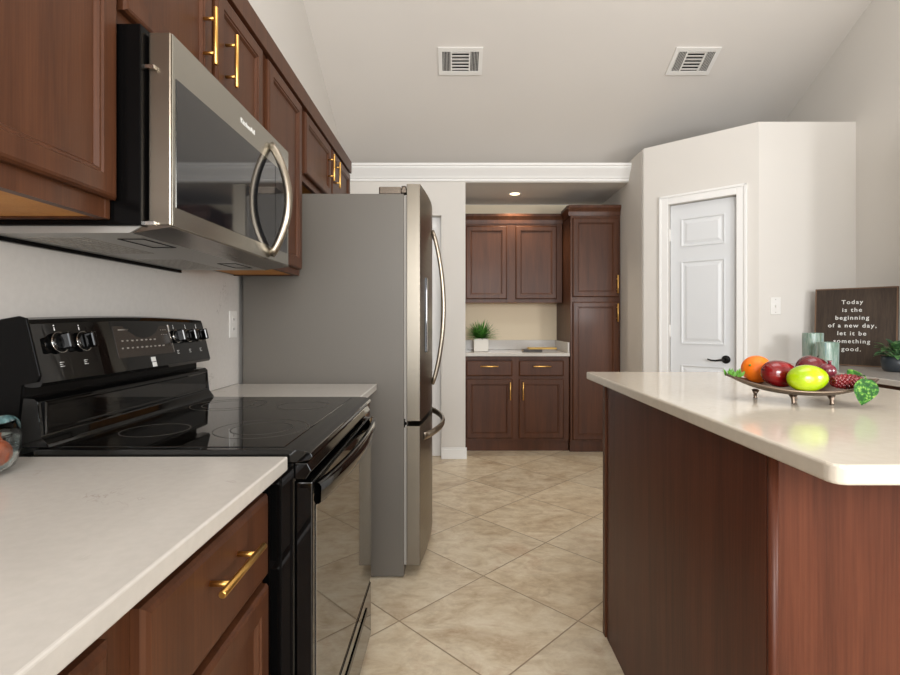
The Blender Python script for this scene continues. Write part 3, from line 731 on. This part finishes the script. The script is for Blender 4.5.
GLZ = mat('celadon_glaze', (150, 172, 158), .3); tt = NT(GLZ)
tt.l(tt.ramp(tt.noise(tt.coords((60, 60, 5)), 1, 5, .7), [(.34, rgb(112, 118, 96)), (.47, rgb(122, 150, 138)), (.56, rgb(166, 180, 168)), (.66, rgb(112, 146, 154))]), tt.b.inputs['Base Color'])
def canister(c, r, h, label):
    prof = [(r*.94, 0), (r*.96, h*.02), (r*.98, h*.5), (r, h*.97), (r*.98, h), (r*.90, h), (r*.86, h*.9), (r*.74, h*.1)]
    fn = lambda a, hh: 1/max(abs(math.cos(a)), abs(math.sin(a)))**.35
    tag(obj('vase', MB().lathe(c, prof, 48, fn=fn), GLZ), label, 'vase', 'streaky green vases')
canister((2.295, 3.23, zc), .052, .215, 'taller streaky green ceramic vase, behind the shorter one')
canister((2.235, 3.02, zc), .05, .165, 'shorter streaky green ceramic vase in front of sign')
pc = V((2.545, 2.90, zc))
t_ = thing('potted_plant', pc, 'leafy green plant in dark round pot beside the sign', 'plant')
obj('pot', MB().lathe(pc, [(.05, 0), (.066, .01), (.074, .05), (.072, .085), (.066, .085), (.064, .07)], 32), mat('charcoal_pot', (40, 46, 52), .4), t_)
def leaf(mb, base, d, nrm_, L_, W_, bend=.25, n=8, notch=.0):
    d = V(d).normalized(); nrm_ = V(nrm_).normalized(); sd = d.cross(nrm_).normalized(); nrm_ = sd.cross(d); G = []
    for k in range(n+1):
        s = k/n; w = W_*(math.sin(math.pi*min(1, s*.92+.08))**.75)*(1.25-.6*s) if k < n else .0003
        p = V(base)+d*L_*s-nrm_*bend*L_*s*s
        G.append([p-sd*w+nrm_*w*.18, p-sd*w*.5+nrm_*w*.04, p, p+sd*w*.5+nrm_*w*.04, p+sd*w+nrm_*w*.18])
    mb.surf(G)
random.seed(11); mb = MB()
for i in range(60):
    a = random.uniform(0, 2*math.pi); el = random.uniform(.2, 1.45)
    d = V((math.cos(a)*math.sin(el), math.sin(a)*math.sin(el), math.cos(el)+.15)); b0 = pc+V((0, 0, .075))+d*random.uniform(.02, .085)
    leaf(mb, b0, d+V((0, 0, -.3)), V((0, 0, 1))+d*.3, random.uniform(.04, .06), random.uniform(.014, .02), .4)
    mb.tube([pc+V((0, 0, .07)), b0], .0012, 5)
FOL = mat('deep_green_leaf', (44, 92, 58), .45); tt = NT(FOL)
tt.l(tt.ramp(tt.noise(tt.coords((1, 1, 1)), 25, 2), [(.35, rgb(24, 66, 44)), (.62, rgb(96, 140, 82))]), tt.b.inputs['Base Color'])
obj('foliage', mb, FOL, t_)

# ------------------------------------------------------------------ fruit tray on the island
zi = .996
tc_ = V((.880, 1.288, zi)); ld = V((.94, -.34, 0)).normalized(); wd_ = V((.34, .94, 0)).normalized()
HL, HW = .164, .086
def tray(u, v):   # u -1..1 along, v -1..1 across
    wv = HW*(1-abs(u)**2.2)**.75+.0005
    z = .0255+.040*abs(u)**2.4+.013*v**4*(1-abs(u)**3)
    return tc_+ld*HL*u+wd_*wv*v+V((0, 0, z))
t_ = thing('fruit_tray', tc_, 'pointed bronze footed tray holding fruit on the island', 'tray')
mb = MB(); N = 28
top = [[tray(-1+2*i/N, -1+2*j/10) for j in range(11)] for i in range(N+1)]
bot = [[p-V((0, 0, .004)) for p in row] for row in top]
mb.surf(top); mb.surf(bot)
bd = [top[i][0] for i in range(N+1)]; mb.tube([p-V((0, 0, .002)) for p in bd], .003, 8)
mb.tube([top[i][10]-V((0, 0, .002)) for i in range(N+1)], .003, 8)
BRZ = mat('hammered_bronze_metal', (128, 112, 98), .38, .85)
obj('dish', mb, BRZ, t_)
for fx, fy, v in ((.806, 1.350, .3), (.85, 1.268, -.45), (.935, 1.252, -.35), (.905, 1.335, .6)):
    p = V((fx, fy, zi+.025)); q = p+wd_*v*.014; q.z = zi
    obj('foot', MB().tube([p-V((0, 0, .003)), (p+q)/2+wd_*v*.004, q+V((0, 0, .003)), q], [.009, .0045, .004, .0055], 10), BRZ, t_)
def fruitmat(name, a, b, sc, rough=.3, spec=.3):
    m = mat(name, a, rough, coat=spec); q = NT(m)
    q.l(q.ramp(q.noise(q.coords((1, 1, 1)), sc, 4), [(.35, rgb(*a)), (.68, rgb(*b))]), q.b.inputs['Base Color']); return m
om = fruitmat('orange_peel', (240, 104, 2), (250, 126, 8), 20, .42, .1); q = NT(om); q.bump(q.noise(q.coords((1, 1, 1)), 700, 2), .3, .002)
t_ = thing('orange', (.826, 1.378, 1.034), 'round orange at left end of fruit tray', 'fruit')
obj('flesh', MB().ball((.828, 1.382, 1.071), .038, .038, .037), om, t_)
obj('stem_button', MB().ball((.826-.03, 1.378-.02, 1.072+.012), .003, .003, .003, seg=8), GREEN, t_)
RED = fruitmat('glossy_red_skin', (110, 8, 14), (150, 22, 26), 18, .16, .6)
DRED = fruitmat('dark_red_skin', (78, 12, 18), (112, 26, 34), 18, .18, .6)
BRY = fruitmat('garnet_berry', (96, 6, 14), (130, 14, 24), 40, .2, .5)
PUR = fruitmat('plum_skin', (92, 24, 38), (130, 56, 66), 60, .25, .4)
LIM = fruitmat('lime_yellow_skin', (150, 180, 4), (176, 200, 14), 30, .22, .4)
def apple(c, r, sx_, m, label, tilt, name='apple'):
    t_ = thing(name, (c[0], c[1], c[2]-r), label, 'fruit')
    f = lambda d: (1-.16*max(0, d.z)**8-.10*max(0, -d.z)**8)*(1+.04*math.cos(5*math.atan2(d.y, d.x))*max(0, -d.z))*(1+.05*d.z)
    R = Matrix.Rotation(tilt, 3, 'Y')
    obj('skin', MB().ball(c, r, r, r*sx_, f, rot=R), m, t_)
    tp = V(c)+R @ V((0, 0, r*sx_*.8)); obj('stem', MB().tube([tp, tp+R @ V((.002, 0, r*.28))], .0015, 6), IRON, t_)
apple((.839, 1.300, 1.066), .0345, 1.38, RED, 'shiny red apple between the orange and the green lemon', -1.35)
apple((.956, 1.350, 1.073), .038, 1.0, DRED, 'dark red apple at the back of the fruit tray', .4)
t_ = thing('lemon', (.856, 1.228, 1.028), 'bright yellow-green lemon at front of fruit tray', 'fruit')
R = Matrix.Rotation(-.12, 3, 'Z') @ Matrix.Rotation(1.5, 3, 'Y')
f = lambda d: 1+.13*max(0, d.z)**3-.02*max(0, -d.z)
obj('skin', MB().ball((.856, 1.228, 1.0625), .0335, .0335, .043, f, rot=R), LIM, t_)
tip = V((.856, 1.228, 1.0625))+R @ V((0, 0, .0485))
obj('tip', MB().ball(tip, .0045, .004, .0045, seg=10), IRON, t_)
t_ = thing('pomegranate', (.966, 1.282, 1.055), 'small purple pomegranate beside the dark red apple', 'fruit')
obj('skin', MB().ball((.944, 1.276, 1.076), .019, .019, .019), PUR, t_)
obj('crown', MB().lathe((.946, 1.272, 1.093), [(.004, 0), (.0035, .005), (.006, .010), (.005, .010)], 12), PUR, t_)
random.seed(5); t_ = thing('berry', (.962, 1.225, 1.035), 'beaded dark red berry at right end of fruit tray', 'fruit')
cb_ = V((.950, 1.222, 1.056)); mb = MB().ball(cb_, .036, .014, .014)
for i in range(13):
    for k in range(9):
        s = -1+2*(i+.5)/13; rr = .0145*math.sqrt(1-s*s*.8); a = (k+.5*(i % 2))*2*math.pi/9
        mb.ball(cb_+V((s*.034, rr*math.cos(a), rr*math.sin(a))), .0048, .0048, .0048, seg=8)
obj('drupelets', mb, BRY, t_)
VAR = mat('variegated_leaf', (70, 140, 40), .55, ior=1.35); tt = NT(VAR)
tt.l(tt.ramp(tt.noise(tt.coords((1, 1, 1)), 120, 3), [(.44, rgb(20, 70, 14)), (.54, rgb(50, 112, 26)), (.7, rgb(150, 176, 84))]), tt.b.inputs['Base Color'])
mb = MB(); leaf(mb, (.960, 1.176, 1.067), (-.15, -.05, -1), (-.1, -1, .15), .062, .027, .1, 12)
mb.tube([(.975, 1.235, 1.066), (.966, 1.188, 1.074), (.960, 1.176, 1.065)], .0014, 6)
leaf(mb, (.985, 1.262, 1.072), (1, -.1, .1), (0, -.5, 1), .035, .014, .2)
leaf(mb, (.98, 1.25, 1.066), (1, .5, .35), (0, -.6, 1), .032, .012, .2)
tag(obj('ivy_leaf', mb, VAR), 'variegated green leaf hanging over right end of fruit tray', 'leaf')
mb = MB(); random.seed(21)
for i in range(16):
    b0 = V((.752+random.uniform(-.012, .03), 1.372+random.uniform(-.02, .015), 1.053))
    leaf(mb, b0, (random.uniform(-.8, .6), random.uniform(-.7, .3), random.uniform(.4, 1.2)), (0, -1, .5), random.uniform(.014, .024), .004, .3, 5)
tag(obj('leaf_sprig', mb, mat('bright_leaf_green', (84, 146, 34), .5)), 'bright green leaf sprig at left tip of fruit tray', 'leaf')

# ------------------------------------------------------------------ glass bowl at the left edge
gc = V((-.893, .93, .9155))
GL = mat('clear_glass', (235, 245, 245), .02, trans=1.0)
t_ = thing('glass_bowl', gc, 'clear glass bowl of decorative balls at left edge of counter', 'bowl')
pf = [(.001, .0), (.042, .0), (.066, .014), (.0745, .044), (.075, .07), (.066, .098), (.064, .098), (.0725, .07), (.072, .045), (.063, .017), (.040, .004), (.001, .004)]
obj('bowl', MB().lathe(gc, pf, 40), GL, t_)
RST = fruitmat('rust_orange_woven', (170, 70, 34), (206, 100, 56), 90, .5, .1); TEA = fruitmat('teal_mosaic', (22, 44, 50), (96, 130, 132), 70, .15, .5)
rb = lambda d: 1+.08*math.cos(8*math.atan2(d.y, d.x))*(1-d.z*d.z)
for dx, dy, dz, r, m, lb in ((.044, 0, .042, .026, RST, 'rust orange ribbed ball in glass bowl, nearest'), (.035, .035, .085, .022, TEA, 'teal mosaic ball in glass bowl, right side'), (-.035, -.005, .036, .029, RST, 'rust orange ribbed ball in glass bowl, hidden left'), (-.02, -.01, .090, .022, TEA, 'teal mosaic ball on top of the glass bowl')):
    tag(obj('decorative_ball', MB().ball(gc+V((dx, dy, dz)), r, r, r, rb), m), lb, 'decorative ball', 'decorative balls')
